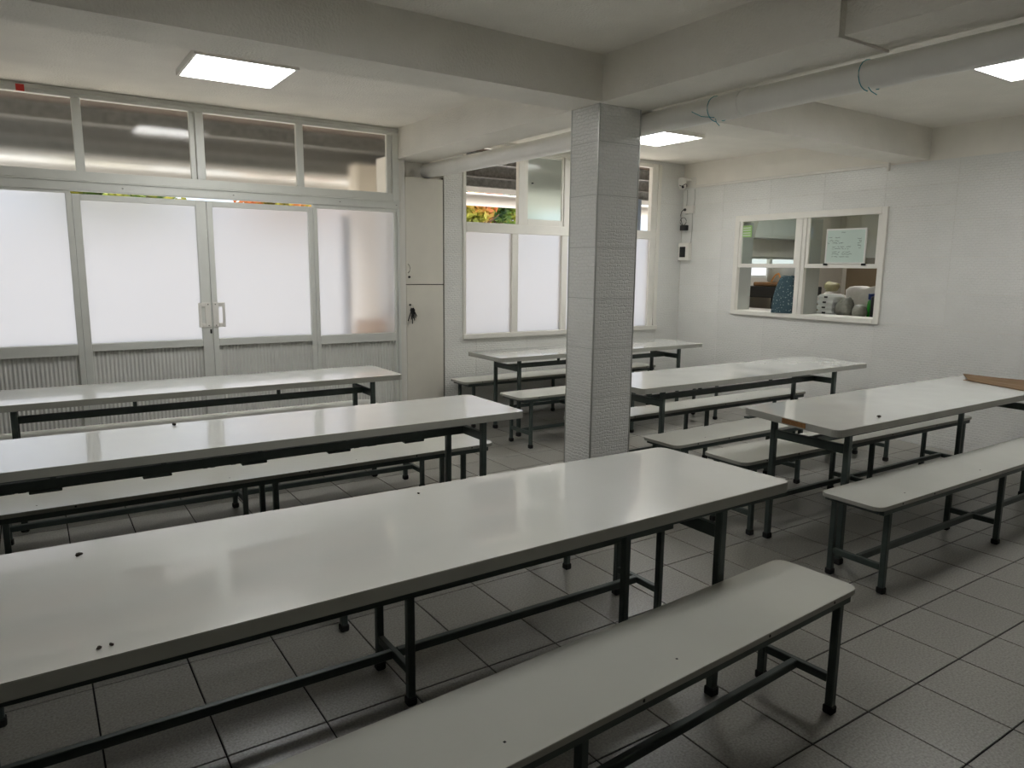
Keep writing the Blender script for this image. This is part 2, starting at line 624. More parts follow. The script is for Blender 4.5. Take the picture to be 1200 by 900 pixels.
wl = MB().box(XL - 0.2, XL, YF, YW, 0, ZC).build('wall_left', 'plaster')
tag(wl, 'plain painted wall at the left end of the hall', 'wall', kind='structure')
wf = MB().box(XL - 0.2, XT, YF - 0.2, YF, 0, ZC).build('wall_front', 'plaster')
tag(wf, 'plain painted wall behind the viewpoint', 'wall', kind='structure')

# ---- ceiling with beams
ce = MB().box(XL - 0.2, 7.4, YF - 0.2, YB, ZC, ZC + 0.15).build('ceiling', 'ceiling')
tag(ce, 'rough cream painted concrete ceiling with deep beams', 'ceiling', kind='structure')
ZB = 2.535
BX0, BX1 = -0.135, 0.25
MB().box(XL, BX0, 1.855, 2.17, ZB, ZC).build('beam', 'ceiling', ce)
MB().box(BX1, XR, 1.86, 2.17, ZB, ZC).build('beam', 'ceiling', ce)
MB().box(BX0, BX1, 0.35, 2.17, ZB, ZC).build('beam', 'ceiling', ce)
MB().box(BX0 + 0.04, BX1, YF, 0.35, ZB + 0.008, ZC).build('beam', 'ceiling', ce)
MB().box(BX0, BX1 - 0.05, 2.17, YW, ZB, ZC).build('beam', 'ceiling', ce)
MB().box(BX0 - 0.003, BX1, 0.342, 0.352, ZB - 0.004, ZB + 0.26).build('beam_joint', 'ceiling', ce)

# ---- column
CX0, CX1, CY0, CY1 = -0.132, 0.205, 1.882, 2.15
co = MB().box(CX0 + .004, CX1 - .004, CY0 + .004, CY1 - .004, 0, ZB).build('column', 'grout_wall')
tag(co, 'square column clad in white embossed tiles under the crossing beams', 'column', kind='structure')
zcs = ZS[:-1] + [ZB]
for c, d in zip(zcs, zcs[1:]):
    e_ = 0.007
    link('tile', tile_mesh(CX1 - CX0 - 2 * e_, d - c), co, (CX0 + e_, CY0 + .002, c), 0)
    link('tile', tile_mesh(CX1 - CX0 - 2 * e_, d - c), co, (CX1 - e_, CY1 - .002, c), math.pi)
    link('tile', tile_mesh(CY1 - CY0 - 2 * e_, d - c), co, (CX0 + .002, CY1 - e_, c), -math.pi / 2)
    link('tile', tile_mesh(CY1 - CY0 - 2 * e_, d - c), co, (CX1 - .002, CY0 + e_, c), math.pi / 2)
ct = MB().bbox(-0.005, 0.005, -0.005, 0.005, 0, ZB, 0.0018).mesh('corner_trim', 'trim')
for (x, y) in ((CX0 + .003, CY0 + .003), (CX1 - .003, CY0 + .003), (CX0 + .003, CY1 - .003), (CX1 - .003, CY1 - .003)):
    link('corner_trim', ct, co, (x, y, 0))

# ---- glazed door front -------------------------------------------------------
YA, YA2 = 4.715, 4.765      # aluminium front and back faces
YP = 4.742                  # panes


def bar(name, x0, x1, z0, z1, parent, y0=YA, y1=YA2, b=0.003, m_='alu'):
    return MB().bbox(x0, x1, y0, y1, z0, z1, b).build(name, m_, parent)


def pane(x0, x1, z0, z1, parent, m_='frost', y=YP):
    return MB().box(x0 - .006, x1 + .006, y, y + 0.005, z0 - .006, z1 + .006).build('glass_pane', m_, parent)


def corrugated(x0, x1, z0, z1, parent, y=YP):
    b = MB()
    n = int((x1 - x0) / 0.0275) * 8
    vs, fs = [], []
    for k in range(n + 1):
        x = x0 + (x1 - x0) * k / n
        ph = (k % 8) / 8
        yy = y - 0.006 * max(-0.55, min(0.55, math.sin(2 * math.pi * ph)))
        vs += [(x, yy, z0), (x, yy, z1), (x, yy + .002, z0), (x, yy + .002, z1)]
    for k in range(n):
        a, c = 4 * k, 4 * k + 4
        fs += [(a, c, c + 1, a + 1), (a + 2, a + 3, c + 3, c + 2)]
    b.add(vs, fs)
    return b.build('corrugated_panel', 'alu_corr', parent)


def empty_struct(name, label, cat):
    return thing(name, label, cat, kind='structure')


tr = empty_struct('window_1', 'row of four frosted transom panes above the glazed doors', 'window')
bar('top_rail', DX0, DX1, 2.737, 2.798, tr, YA - .006)
bar('bottom_rail', DX0, DX1, 2.158, 2.226, tr)
bar('stile', DX0, -3.45, 2.226, 2.737, tr)
bar('mullion', -2.692, -2.632, 2.226, 2.737, tr)
bar('mullion', -1.862, -1.80, 2.226, 2.737, tr)
bar('sash_stile', -1.905, -1.868, 2.226, 2.737, tr, YA + .012)
bar('mullion', -1.066, -1.008, 2.226, 2.737, tr)
bar('stile', -0.238, -0.198, 2.226, 2.737, tr, YA + .01)
bar('stile', -0.19, DX1, 2.158, 2.784, tr, YA - .004)
bar('track_lip', DX0, DX1, 2.762, 2.772, tr, YA - .016, YA - .004)
for a, b_ in ((-3.45, -2.692), (-2.632, -1.905), (-1.80, -1.066), (-1.008, -0.238)):
    pane(a, b_, 2.226, 2.737, tr, 'frost_light')
MB().box(-3.015, -2.965, YA - .0178, YA - .0055, 2.738, 2.782).build('red_tape', 'red', tr)
MB().box(-3.08, -3.015, YA - .0178, YA - .0055, 2.738, 2.782).build('white_tape', 'whitetape', tr)

hd = MB().bbox(DX0, DX1, YA - .012, YA2, 2.082, 2.157, .004).build('trim_1', 'alu')
tag(hd, 'pale aluminium header rail between the doors and the transom panes', 'door frame', kind='structure')
MB().bbox(DX0, DX1, YA - .022, YA - .010, 2.146, 2.156, .002).build('drip_lip', 'alu', hd)
MB().bbox(DX0, -2.742, YA, YA2, 2.064, 2.083, .002).build('stop', 'alu', hd)
MB().bbox(-0.94, DX1, YA, YA2, 2.052, 2.083, .002).build('stop', 'alu', hd)
for x in (-2.4, -1.6, -0.7, -0.16):
    MB().lathe([(.006, 0), (.006, .004)], (x, YA - .012, 2.115), 8).build('screw', 'screw', hd)

w2 = empty_struct('window_2', 'fixed frosted side panel left of the double doors', 'window')
bar('mullion', -2.775, -2.737, 0, 2.066, w2)
bar('stile', DX0, -3.50, 0, 2.066, w2)
bar('middle_rail', -3.50, -2.775, 0.872, 0.957, w2, YA - .004)
bar('bottom_rail', -3.50, -2.775, 0, 0.07, w2)
pane(-3.50, -2.775, 0.957, 2.066, w2)
corrugated(-3.50, -2.775, 0.07, 0.872, w2)


def leaf(name, label, x0, x1, sl, sr, hx, hdir):
    t = empty_struct(name, label, 'door')
    zt = 2.062
    bar('stile', x0, x0 + sl, 0.012, zt, t)
    bar('stile', x1 - sr, x1, 0.012, zt, t)
    bar('top_rail', x0 + sl, x1 - sr, 2.018, zt, t)
    bar('middle_rail', x0 + sl, x1 - sr, 0.896, 0.955, t)
    bar('bottom_rail', x0 + sl, x1 - sr, 0.012, 0.11, t)
    pane(x0 + sl, x1 - sr, 0.955, 2.018, t)
    corrugated(x0 + sl, x1 - sr, 0.11, 0.896, t)
    # flat plate handle with a slot grip
    h = MB()
    a, b_ = sorted((hx, hx + hdir * 0.095))
    g0, g1 = sorted((hx + hdir * 0.095, hx + hdir * 0.073))
    s0, s1 = sorted((hx, hx + hdir * 0.045))
    h.bbox(s0, s1, YA - .009, YA, 1.052, 1.252, .002)
    h.bbox(g0, g1, YA - .012, YA - .004, 1.052, 1.252, .002)
    m0, m1 = sorted((hx + hdir * 0.045, hx + hdir * 0.073))
    h.bbox(m0, m1, YA - .011, YA - .002, 1.052, 1.085, .002)
    h.bbox(m0, m1, YA - .011, YA - .002, 1.219, 1.252, .002)
    h = h.build('handle', 'plastic', t)
    for z in (1.066, 1.238):
        MB().bbox(hx + hdir * .02 - .004, hx + hdir * .02 + .004, YA - .011, YA - .008, z - .004, z + .004, .001).build('screw', 'screw', h)
    return t


d1 = leaf('door_1', 'left leaf of the frosted glass double door', -2.736, -1.8145, 0.053, 0.078, -1.822, -1)
d2 = leaf('door_2', 'right leaf of the frosted glass double door', -1.8115, -0.942, 0.045, 0.042, -1.806, 1)
MB().bbox(-1.834, -1.82, YA - .006, YA + .002, 1.0, 1.035, .003).build('lock', 'screw', d1)

w3 = empty_struct('window_3', 'fixed frosted side panel right of the double doors, beside the cabinet', 'window')
bar('mullion', -0.94, -0.905, 0, 2.052, w3)
bar('stile', -0.18, -0.155, 0, 2.052, w3)
bar('stile', -0.153, DX1, 0, 2.085, w3, YA - .010)
bar('middle_rail', -0.905, -0.18, 0.862, 0.943, w3)
bar('bottom_rail', -0.905, -0.18, 0, 0.07, w3)
pane(-0.905, -0.18, 0.943, 2.052, w3)
corrugated(-0.905, -0.18, 0.07, 0.862, w3)

# ---- tall window in the back wall -------------------------------------------
w4 = empty_struct('window_4', 'tall window with frosted lower panes and sliding upper sashes behind the column', 'window')


def wbar(name, x0, x1, z0, z1, y0=YA + .012, y1=YA2 + .02):
    return MB().bbox(x0, x1, y0, y1, z0, z1, .003).build(name, 'white_frame', w4)


wbar('outer_frame', WX0 - .01, 0.598, WZ0 - .012, WZ1)
wbar('outer_frame', 3.092, 3.14, WZ0 - .012, WZ1)
wbar('outer_frame', 3.145, 3.19, WZ0 - .012, WZ1, YA + .02)
wbar('outer_frame', 3.195, WX1 + .01, WZ0 - .012, WZ1, YA + .012)
wbar('sill', WX0 - .012, 3.25, WZ0 - .022, WZ0 + .028, YA - .004)
wbar('head', 0.598, 3.092, 2.722, WZ1)
wbar('middle_rail', 0.598, 3.092, 1.905, 2.002, YA + .008)
for x in (1.185, 1.83, 2.48):
    wbar('mullion', x - .04, x + .038, WZ0 + .028, 1.905)
for x in (1.25, 1.84, 2.49):
    wbar('mullion', x - .03, x + .03, 2.002, 2.722)
for a, b_ in ((.598, 1.145), (1.223, 1.79), (1.868, 2.44), (2.518, 3.092)):
    pane(a, b_, WZ0 + .028, 1.905, w4, 'frost', 4.755)
for a, b_ in ((1.285, 1.805), (1.875, 2.455)):
    s_ = MB()
    wbar('sash_stile', a, a + .058, 2.002, 2.722, YA + .024, YA + .05)
    wbar('sash_stile', b_ - .02, b_, 2.002, 2.722, YA + .024, YA + .05)
    wbar('sash_rail', a + .058, b_ - .02, 2.002, 2.062, YA + .024, YA + .05)
    wbar('sash_rail', a + .058, b_ - .02, 2.69, 2.722, YA + .024, YA + .05)
    pane(a + .058, b_ - .02, 2.062, 2.69, w4, 'frost_green', YA + .036)
MB().lathe([(.012, 0), (.012, .012)], (1.395, YA + .022, 2.42), 10).build('latch', 'screw', w4)

# ---- serving hatch -----------------------------------------------------------
w5 = empty_struct('window_5', 'white framed serving hatch with two raised glass sashes and open lower half', 'window')


def hbar(name, y0, y1, z0, z1, x0=XR - .022, x1=XR + .03, m_='white_frame', parent=None):
    return MB().bbox(x0, x1, y0, y1, z0, z1, .003).build(name, m_, parent or w5)


hbar('outer_frame', H0 - .012, H0 + .045, HZ0 - .02, HZ1 + .015)
hbar('outer_frame', H1 - .04, H1 + .02, HZ0 - .02, HZ1 + .015)
hbar('head', H0 + .045, H1 - .04, HZ1 - .05, HZ1 + .015)
hbar('centre_post', 3.015, 3.115, HZ0, HZ1 - .05, XR - .018, XR + .03)
hbar('centre_post_ridge', 3.055, 3.07, HZ0, HZ1 - .05, XR - .028, XR - .018)
hbar('sill', H0 + .045, H1 - .04, HZ0 - .02, HZ0 + .028, XR - .03, XT)
hbar('reveal', H1 - .012, H1 - .002, HZ0 + .028, HZ1 - .05, XR + .03, XT, 'kgrey')
hbar('reveal', 3.02, 3.11, HZ0 + .028, HZ1 - .05, XR + .03, XT, 'kgrey')
for (a, b_) in ((2.235, 3.015), (3.115, 3.86)):
    z0, z1 = 1.588, 2.09
    s_ = hbar('sash', a, b_, z0, z0 + .042, XR - .008, XR + .018)
    hbar('sash_stile', a, a + .035, z0 + .042, z1, XR - .008, XR + .018, parent=s_)
    hbar('sash_stile', b_ - .035, b_, z0 + .042, z1, XR - .008, XR + .018, parent=s_)
    MB().box(XR + .002, XR + .006, a + .03, b_ - .03, z0 + .04, z1).build('glass_pane', 'glass', s_)

# ================================================================== furniture
ZT, ZBN = 0.765, 0.458


def make_table(label, x0, x1, yf0, yf1, yb0, yb1, lx=(0.28, 0.28), ly=(0.06, 0.53), brackets=False, tilt=0.0, q=0.05, skew=0.0):
    cx, cy = (x0 + x1) / 2, (yf0 + yf1 + yb0 + yb1) / 4
    t = thing('canteen_table', label, 'table', (cx, cy, 0), group='long white canteen tables')
    A, B = x0 - cx, x1 - cx
    f0, f1, b0, b1 = yf0 - cy, yf1 - cy, yb0 - cy, yb1 - cy
    top = MB().prism(rrect(A, B, f0, f1, b0, b1, .04, 4, skew), ZT - .038, ZT - .002, 1, 1)
    top.prism(rrect(A + .0015, B - .0015, f0 + .0015, f1 + .0015, b0 - .0015, b1 - .0015, .04, 4, skew), ZT - .002, ZT, 0, 1)
    top.v = [(a, b_, c - tilt * b_) for (a, b_, c) in top.v]
    top.build('tabletop', ['laminate', 'edge'], t)
    # flat steel strip frame under the top
    fh = .056 if tilt else .047
    fr = MB()
    fr.box(A + q, B - q, max(f0, f1) + q, max(f0, f1) + q + .03, ZT - fh, ZT - .038)
    fr.box(A + q, B - q, min(b0, b1) - q - .03, min(b0, b1) - q, ZT - fh, ZT - .038)
    fr.box(A + q + skew * .9, A + q + .03 + skew * .9, max(f0, f1) + q + .03, min(b0, b1) - q - .03, ZT - fh, ZT - .038)
    fr.box(B - q - .03, B - q, max(f0, f1) + q + .03, min(b0, b1) - q - .03, ZT - fh, ZT - .038)
    fr.v = [(a, b_, c - tilt * b_) for (a, b_, c) in fr.v]
    fr.build('top_frame', 'steel', t)
    fy = (f0 + f1) / 2
    la, lb = A + lx[0], B - lx[1]
    ya, yb = fy + ly[0], fy + ly[1]
    k = 0.016
    lm = MB().bbox(-k, k, -k, k, 0.026, ZT - .045, .004).mesh('leg', 'steel')
    fm = MB().bbox(-.021, .021, -.021, .021, 0, .036, .006).mesh('rubber_foot', 'rubber')
    for x in (la, lb):
        for y in (ya, yb):
            l = link('leg', lm, t, (x, y, 0))
            link('rubber_foot', fm, l)
        MB().bbox(x - .014, x + .014, ya + k, yb - k, ZT - .155, ZT - .108, .003).build('cross_bar', 'steel', t)
    ym = (ya + yb) / 2
    MB().bbox(la + .014, lb - .014, ym - .014, ym + .014, ZT - .152, ZT - .108, .003).build('long_rail', 'steel', t)
    n = 5 if brackets else 2
    for i in range(n):
        x = la + (lb - la) * (i + .7) / (n + .4)
        MB().bbox(x - .011, x + .011, ym - .012, ym + .012, ZT - .109, ZT - .036, .002).build('spacer_block', 'steel', t)
        if brackets:
            MB().bbox(x - .09, x + .03, ym - .02, ym + .02, ZT - .164, ZT - .151, .003).build('bracket', 'steel', t)
    return t


def make_bench(label, x0, x1, yf, yb, rz=0.0, feet=True, mid=0.5, li=(0.11, 0.11)):
    """x0..x1, yf..yb are taken before turning by rz about the right end"""
    cx, cy = x1, (yf + yb) / 2
    t = thing('canteen_bench', label, 'bench', (cx, cy, 0), rz, group='white topped canteen benches')
    A, B = x0 - cx, 0.0
    f, b = yf - cy, yb - cy
    s_ = MB().prism(rrect(A, B, f, f, b, b, .045), ZBN - .019, ZBN - .0015, 1, 1)
    s_.prism(rrect(A + .001, B - .001, f + .001, f + .001, b - .001, b - .001, .045), ZBN - .0015, ZBN, 0, 1)
    s_.build('seat', ['bench_lam', 'edge'], t)
    z0, z1 = ZBN - .047, ZBN - .019
    w = 0.026
    for (a, c) in ((f + .006, f + .006 + w), (b - .006 - w, b - .006)):
        MB().bbox(A + .045, B - .045, a, c, z0, z1, .003).build('seat_rail', 'steel', t)
    for x in (A + .045, B - .045 - w):
        MB().bbox(x, x + w, f + .006 + w, b - .006 - w, z0, z1, .003).build('seat_rail', 'steel', t)
    k = 0.0145
    lm = MB().bbox(-k, k, -k, k, .02, z0 + .004, .004).mesh('leg', 'steel')
    fm = MB().bbox(-.019, .019, -.019, .019, 0, .034, .006).mesh('rubber_foot', 'rubber')
    la, lb = A + li[0], B - li[1]
    xs = (la, la + (lb - la) * mid, lb)
    ya, yb_ = f + .022, b - .022
    for x in xs:
        for y in (ya, yb_):
            l = link('leg', lm, t, (x, y, 0))
            if feet:
                link('rubber_foot', fm, l)
            else:
                link('rubber_foot', fm, l)
        MB().bbox(x - .012, x + .012, ya + k, yb_ - k, .115, .147, .003).build('cross_bar', 'steel', t)
    ym = (ya + yb_) / 2
    for a, c in zip(xs, xs[1:]):
        MB().bbox(a + .012, c - .012, ym - .013, ym + .013, .117, .149, .003).build('stretcher', 'steel', t)
    for x in (A + .2, A + .5, (A + B) / 2 + .2, B - .55, B - .17):
        MB().bbox(x - .004, x + .004, f - .0015, f + .004, ZBN - .014, ZBN - .005, .001).build('screw', 'screw', t)
    for x in (A + .35, (A + B) / 2 - .2, B - .9):
        MB().bbox(x - .0035, x + .0035, f + .07, f + .077, ZBN - .001, ZBN + .0008, .0007).build('screw', 'screw', t)
    return t


t1 = make_table('nearest long white table, running across the left foreground', -3.42, -0.695, -0.012, 0.022, 0.79, 0.71, (.1, .36), (.045, .53), tilt=0.019, q=0.014)
t2 = make_table('second long white table from the viewer on the left, left of the column', -3.47, -0.775, 1.715, 1.684, 2.345, 2.312, (.14, .235), (.06, .465), True)
t3 = make_table('farthest long white table on the left, beside the double doors', -3.47, -0.772, 3.30, 3.292, 3.915, 3.875, (.29, .22), (.06, .415))
t4 = make_table('farthest long white table on the right, below the tall window', 0.385, 3.03, 3.752, 3.775, 4.35, 4.395, (.28, .28), (.105, .51))
t5 = make_table('long white table right of the column, between hatch and cardboard table', 0.325, 3.022, 1.895, 1.897, 2.515, 2.53, (.25, .41), (.06, .445))
t6 = make_table('long white table at the right with brown cardboard on it', 0.285, 3.02, 0.455, 0.445, 1.127, 1.12, (.185, .32), (.056, .51), skew=.11)
o = MB().box(-.003, .004, -.085, .08, 0, .027).build('broken_edge', 'chip', t6, loc=(0.333 - (0.285 + 3.02) / 2, 0.745 - 0.787, ZT - .031))
o.rotation_euler = (0, 0, -math.atan(.11 / .672))

make_bench('bench nearest the viewer, in front of the nearest table', -3.33, -0.695, -0.272, 0.05, math.radians(3.8), li=(.1, .1))
make_bench('bench tucked behind and mostly under the nearest table', -3.36, -0.68, 0.575, 0.895)
make_bench('bench on the near side of the second left table, hidden behind the nearest table', -3.36, -0.70, 1.215, 1.545)
make_bench('bench with bright seat just behind the second left table', -3.45, -0.655, 2.195, 2.52, li=(.11, .22), mid=.53)
make_bench('bench on the near side of the farthest left table, seen only by its legs', -3.36, -0.72, 2.86, 3.18)
make_bench('bench between the farthest left table and the double doors', -3.36, -0.745, 3.745, 4.06)
make_bench('bench at the right edge in the foreground, on the near side of the cardboard table', 0.205, 2.90, 0.16, 0.48, li=(.115, .12), mid=.49)
make_bench('bench on the far side of the cardboard table', 0.315, 2.98, 0.99, 1.315, math.radians(-0.8))
make_bench('bench on the near side of the table right of the column', 0.275, 2.90, 1.525, 1.84)
make_bench('bench on the far side of the table right of the column', 0.215, 2.875, 2.37, 2.64, li=(.14, .14))
make_bench('bench on the near side of the table below the tall window', 0.37, 3.0, 3.415, 3.765, li=(.13, .12))
make_bench('bench against the back wall under the tall window', 0.385, 2.955, 4.385, 4.70)

# flattened cardboard on the right table
cb = thing('cardboard_sheet', 'flattened brown cardboard lying on the right table', 'cardboard', (2.95, 0.85, ZT))
sh = MB()
n, m_ = 10, 5
vs, fs = [], []
for i in range(n + 1):
    for j in range(m_ + 1):
        u, v = i / n, j / m_
        p = (Vector((-.255, .085, 0)) * (1 - u) + Vector((-.40, -.33, 0)) * u) * (1 - v) + (Vector((.02, .245, 0)) * (1 - u) + Vector((.19, -.33, 0)) * u) * v
        z = .006 + .012 * math.sin(2.2 * math.pi * v) ** 2 * (1 - u * .6) + .016 * max(0, .35 - u) * (1 + math.sin(9 * v))
        jag = .03 * math.sin(11 * v) * (1 - u) ** 6
        vs.append((p.x + jag * .4, p.y + jag, z))
k0 = len(vs)
vs += [(a, b_, c - .004) for (a, b_, c) in vs]
for i in range(n):
    for j in range(m_):
        a = i * (m_ + 1) + j
        q = (a, a + 1, a + m_ + 2, a + m_ + 1)
        fs += [q, tuple(x + k0 for x in reversed(q))]
rim = [j for j in range(m_ + 1)] + [i * (m_ + 1) + m_ for i in range(1, n + 1)] + [n * (m_ + 1) + j for j in range(m_ - 1, -1, -1)] + [i * (m_ + 1) for i in range(n - 1, 0, -1)]
for a, b_ in zip(rim, rim[1:] + rim[:1]):
    fs.append((a, b_, b_ + k0, a + k0))
sh.add(vs, fs).build('top_flap', 'cardboard', cb)
MB().box(-.24, .12, -.30, .13, 0.0005, .004).build('bottom_flap', 'cardboard', cb)


def crumb(label, x, y, z, s, seed):
    rnd = random.Random(seed)
    bm = bmesh.new()
    bmesh.ops.create_icosphere(bm, subdivisions=2, radius=1)
    for v in bm.verts:
        k = 1 + rnd.uniform(-.3, .3)
        v.co = Vector((v.co.x * s * 1.0 * k, v.co.y * s * .62 * k, (v.co.z * .45 * k) * s))
    zm = min(v.co.z for v in bm.verts)
    for v in bm.verts:
        v.co.z -= zm
    me = bpy.data.meshes.new('crumb')
    bm.to_mesh(me)
    bm.free()
    me.materials.append(M['crumb'])
    o = link('crumb', me, None, (x, y, z), rnd.uniform(0, 3))
    tag(o, label, 'crumb', 'dark crumbs on the tables')


crumb('dark crumb near the far edge of the nearest table', -2.996, .654, ZT - .0055, .0095, 1)
crumb('left of two dark crumbs near the front edge of the nearest table', -2.991, .038, ZT + .0058, .007, 2)
crumb('right of two dark crumbs near the front edge of the nearest table', -2.967, .043, ZT + .0058, .006, 3)
crumb('dark crumb on the second left table', -2.50, 2.28, ZT, .013, 4)
crumb('dark crumb near the front edge of the cardboard table', .805, .54, ZT, .013, 5)
crumb('tiny dark crumb on the nearest table left of the column', -1.95, .66, ZT - .0052, .005, 6)

# ================================================================== fittings
# hung drain pipe
pr, pxx, pzz = .067, .285, 2.462
pipe = thing('drain_pipe', 'long white plastic drain pipe hung under the ceiling beam', 'pipe', (pxx, 0, pzz))
MB().tube([(0, YF + .02, 0), (0, -.4, 0), (0, .45, 0), (0, 1.2, 0)], pr, 20).build('pipe_section', 'pvc', pipe, True)
MB().tube([(0, 1.2, 0), (0, 3.2, 0), (-.075, 4.83, 0)], pr, 20).build('pipe_section', 'pvc', pipe, True)
MB().tube([(0, 1.16, 0), (0, 1.27, 0)], pr + .004, 20).build('coupling', 'pvc', pipe, True)
MB().tube([(-.01, 3.55, 0), (-.012, 3.60, 0)], pr + .003, 20).build('coupling', 'pvc', pipe, True)
for (y, tails) in ((1.33, 1), (.43, 0)):
    pts = [(math.cos(a) * (pr + .003), y + .03 * math.sin(a * .5), math.sin(a) * (pr + .003)) for a in [math.radians(d) for d in range(-90, 271, 20)]]
    tb = MB().tube(pts, .002, 6)
    tb.tube([(-.03, y, -pr * .9), (-.055, y - .03, -pr - .02), (-.075, y - .07, -pr - .045)], .0018, 6)
    if tails:
        tb.tube([(-.04, y, -pr * .8), (-.09, y + .05, -pr + .02), (-.14, y + .08, -pr + .045)], .0018, 6)
    tb.build('string_tie', 'string', pipe, True)


def led(label, x0, x1, y0, y1, m_='ledwhite'):
    t = thing('ceiling_light', label, 'ceiling light', ((x0 + x1) / 2, (y0 + y1) / 2, ZC), group='square panel lights')
    a, b = (x1 - x0) / 2, (y1 - y0) / 2
    fr = MB()
    fr.box(-a - .006, a + .006, -b - .006, -b + .012, -.036, 0).box(-a - .006, a + .006, b - .012, b + .006, -.036, 0)
    fr.box(-a - .006, -a + .012, -b + .012, b - .012, -.036, 0).box(a - .012, a + .006, -b + .012, b - .012, -.036, 0)
    fr.build('frame', 'plastic', t)
    MB().box(-a + .012, a - .012, -b + .012, b - .012, -.013, -.004).build('diffuser', m_, t)


led('lit square panel light over the far left tables', -2.14, -1.54, 3.125, 3.725)
led('lit square panel light beyond the column, near the tall window', 1.68, 2.28, 3.24, 3.84)
led('lit square panel light at the right edge above the cardboard table', 1.675, 2.275, .105, .705)

led('unseen square panel light added to brighten the kitchen behind the hatch', 4.5, 5.1, 3.1, 3.7)  # unseen lamp, added to brighten the kitchen room

led('unseen dimmer square panel light added over the nearest table, above the viewer', -2.14, -1.54, .105, .705, 'leddim')  # unseen panel added to light the nearest table, placed by the fixture spacing

# cabinet in the niche
cbn = thing('broom_cabinet', 'tall narrow cream cabinet beside the glazed doors', 'cabinet', (0.14, YW, 0))
X0, X1 = -.262, .208
MB().box(X0 + .003, X1 - .003, .012, .34, .0, 2.385).build('body', 'gap', cbn)
MB().bbox(X0, X0 + .062, -.008, .03, 0, 2.53, .002).build('side_strip', 'plastic', cbn)
MB().bbox(X1 - .006, X1, -.008, .03, 0, 2.40, .002).build('side_strip', 'gap', cbn)
ud = MB().bbox(X0 + .064, X1 - .008, -.01, .01, 1.393, 2.385, .003).build('door', 'cab', cbn)
ld = MB().bbox(X0 + .064, X1 - .008, -.01, .01, .03, 1.385, .003).build('door', 'cab', cbn)
MB().tube([(-.178, -.01, 1.585), (-.172, -.03, 1.57), (-.168, -.036, 1.542), (-.172, -.03, 1.515), (-.178, -.01, 1.50)], .0045, 8).build('handle', 'metal', ud, True)
MB().tube([(-.168, -.008, 1.462), (-.168, -.02, 1.462)], .011, 12).build('lock', 'screw', ud)
MB().tube([(-.162, -.008, 1.198), (-.162, -.02, 1.198)], .010, 12).build('lock', 'screw', ld)
kb = thing('key_bunch', 'bunch of keys hanging from the cabinet lock', 'keys', (-.022, YW - .02, 1.198))
rg = [(.012 + math.cos(a) * .014, -.006, -.016 + math.sin(a) * .016) for a in [2 * math.pi * i / 12 for i in range(13)]]
MB().tube(rg, .0015, 5).build('key_ring', 'metal', kb)
rnd = random.Random(3)
for i, (dx, ln) in enumerate(((-.045, .13), (-.03, .09), (-.012, .11), (.0, .15), (.012, .10), (.022, .12), (.035, .10), (.05, .09))):
    a = math.atan2(dx, ln)
    w = .008
    p0 = Vector((.012, -.008 - .002 * i, -.03))
    d = Vector((math.sin(a), 0, -math.cos(a)))
    n_ = Vector((math.cos(a), 0, math.sin(a)))
    k = MB()
    vs = []
    for s_, ww in ((0, w * 1.5), (.03, w * 1.6), (.034, w * .6), (ln, w * .55)):
        for sg in (-1, 1):
            for yy in (0, .0022):
                q = p0 + d * s_ + n_ * (ww * sg)
                vs.append((q.x, q.y - yy, q.z))
    fs = []
    for s_ in range(3):
        o_ = s_ * 4
        for (a_, b_) in ((0, 1), (1, 3), (3, 2), (2, 0)):
            fs.append((o_ + a_, o_ + b_, o_ + 4 + b_, o_ + 4 + a_))
    fs += [(0, 1, 3, 2), (12, 14, 15, 13)]
    k.add(vs, fs).build('key', 'black' if i in (0, 3) else 'screw', kb)

# camera, boxes and cables in the far right corner
sc_ = thing('security_camera', 'small white dome security camera high in the far right corner', 'camera', (XR, 4.62, 2.59))
MB().bbox(-.012, 0, -.075, .015, -.07, .05, .003).build('wall_plate', 'plastic', sc_)
MB().tube([(-.005, -.01, .01), (-.05, .03, .02), (-.085, .045, .0)], .018, 10).build('arm', 'plastic', sc_, True)
MB().lathe([(.02, .055), (.047, .045), (.052, .02), (.052, -.02), (.046, -.045)], (-.10, .045, -.01), 18).build('housing', 'plastic', sc_, True)
hd_ = MB().lathe([(.044, 0), (.040, -.02), (.028, -.036), (.01, -.043)], (-.10, .045, -.052), 18).build('lens_ball', 'plastic', sc_, True)
MB().tube([(-.13, .012, -.066), (-.139, .002, -.07)], .014, 12).build('lens', 'black', hd_)
MB().tube([(-.10 + .05 * math.cos(a), .045 + .05 * math.sin(a), -.045 + .012 * math.sin(3 * a)) for a in [math.pi * (1.0 + i / 10 * .9) for i in range(11)]], .004, 6).build('dark_band', 'black', hd_)
jb = thing('junction_box', 'small white junction box below the security camera', 'junction box', (XR, 4.61, 2.265))
MB().bbox(-.045, 0, -.072, .07, -.044, .044, .005).build('cover', 'plastic', jb)
MB().tube([(-.045, .045, .0), (-.058, .045, 0)], .016, 10).build('socket', 'black', jb)
pa = thing('power_adapter', 'black power adapter dangling on its cable in the corner', 'adapter', (XR - .04, 4.665, 2.055))
MB().bbox(-.03, .03, -.045, .045, -.032, .03, .006).build('body', 'black', pa)
MB().tube([(0, .03, .03), (-.01, .045, .09), (-.02, .045, .15), (-.024, .03, .19), (-.026, -.005, .212)], .004, 6).build('cable', 'black', pa, True)
MB().tube([(0, .02 + .05 * math.sin(a), .075 + .045 * math.cos(a)) for a in [2 * math.pi * i / 14 for i in range(15)]], .003, 6).build('cable_loop', 'screw', pa, True)
br = thing('breaker_box', 'white breaker box with dark window on the right wall corner', 'breaker box', (XR, 4.645, 1.77))
MB().bbox(-.06, 0, -.085, .085, -.105, .105, .006).build('case', 'plastic', br)
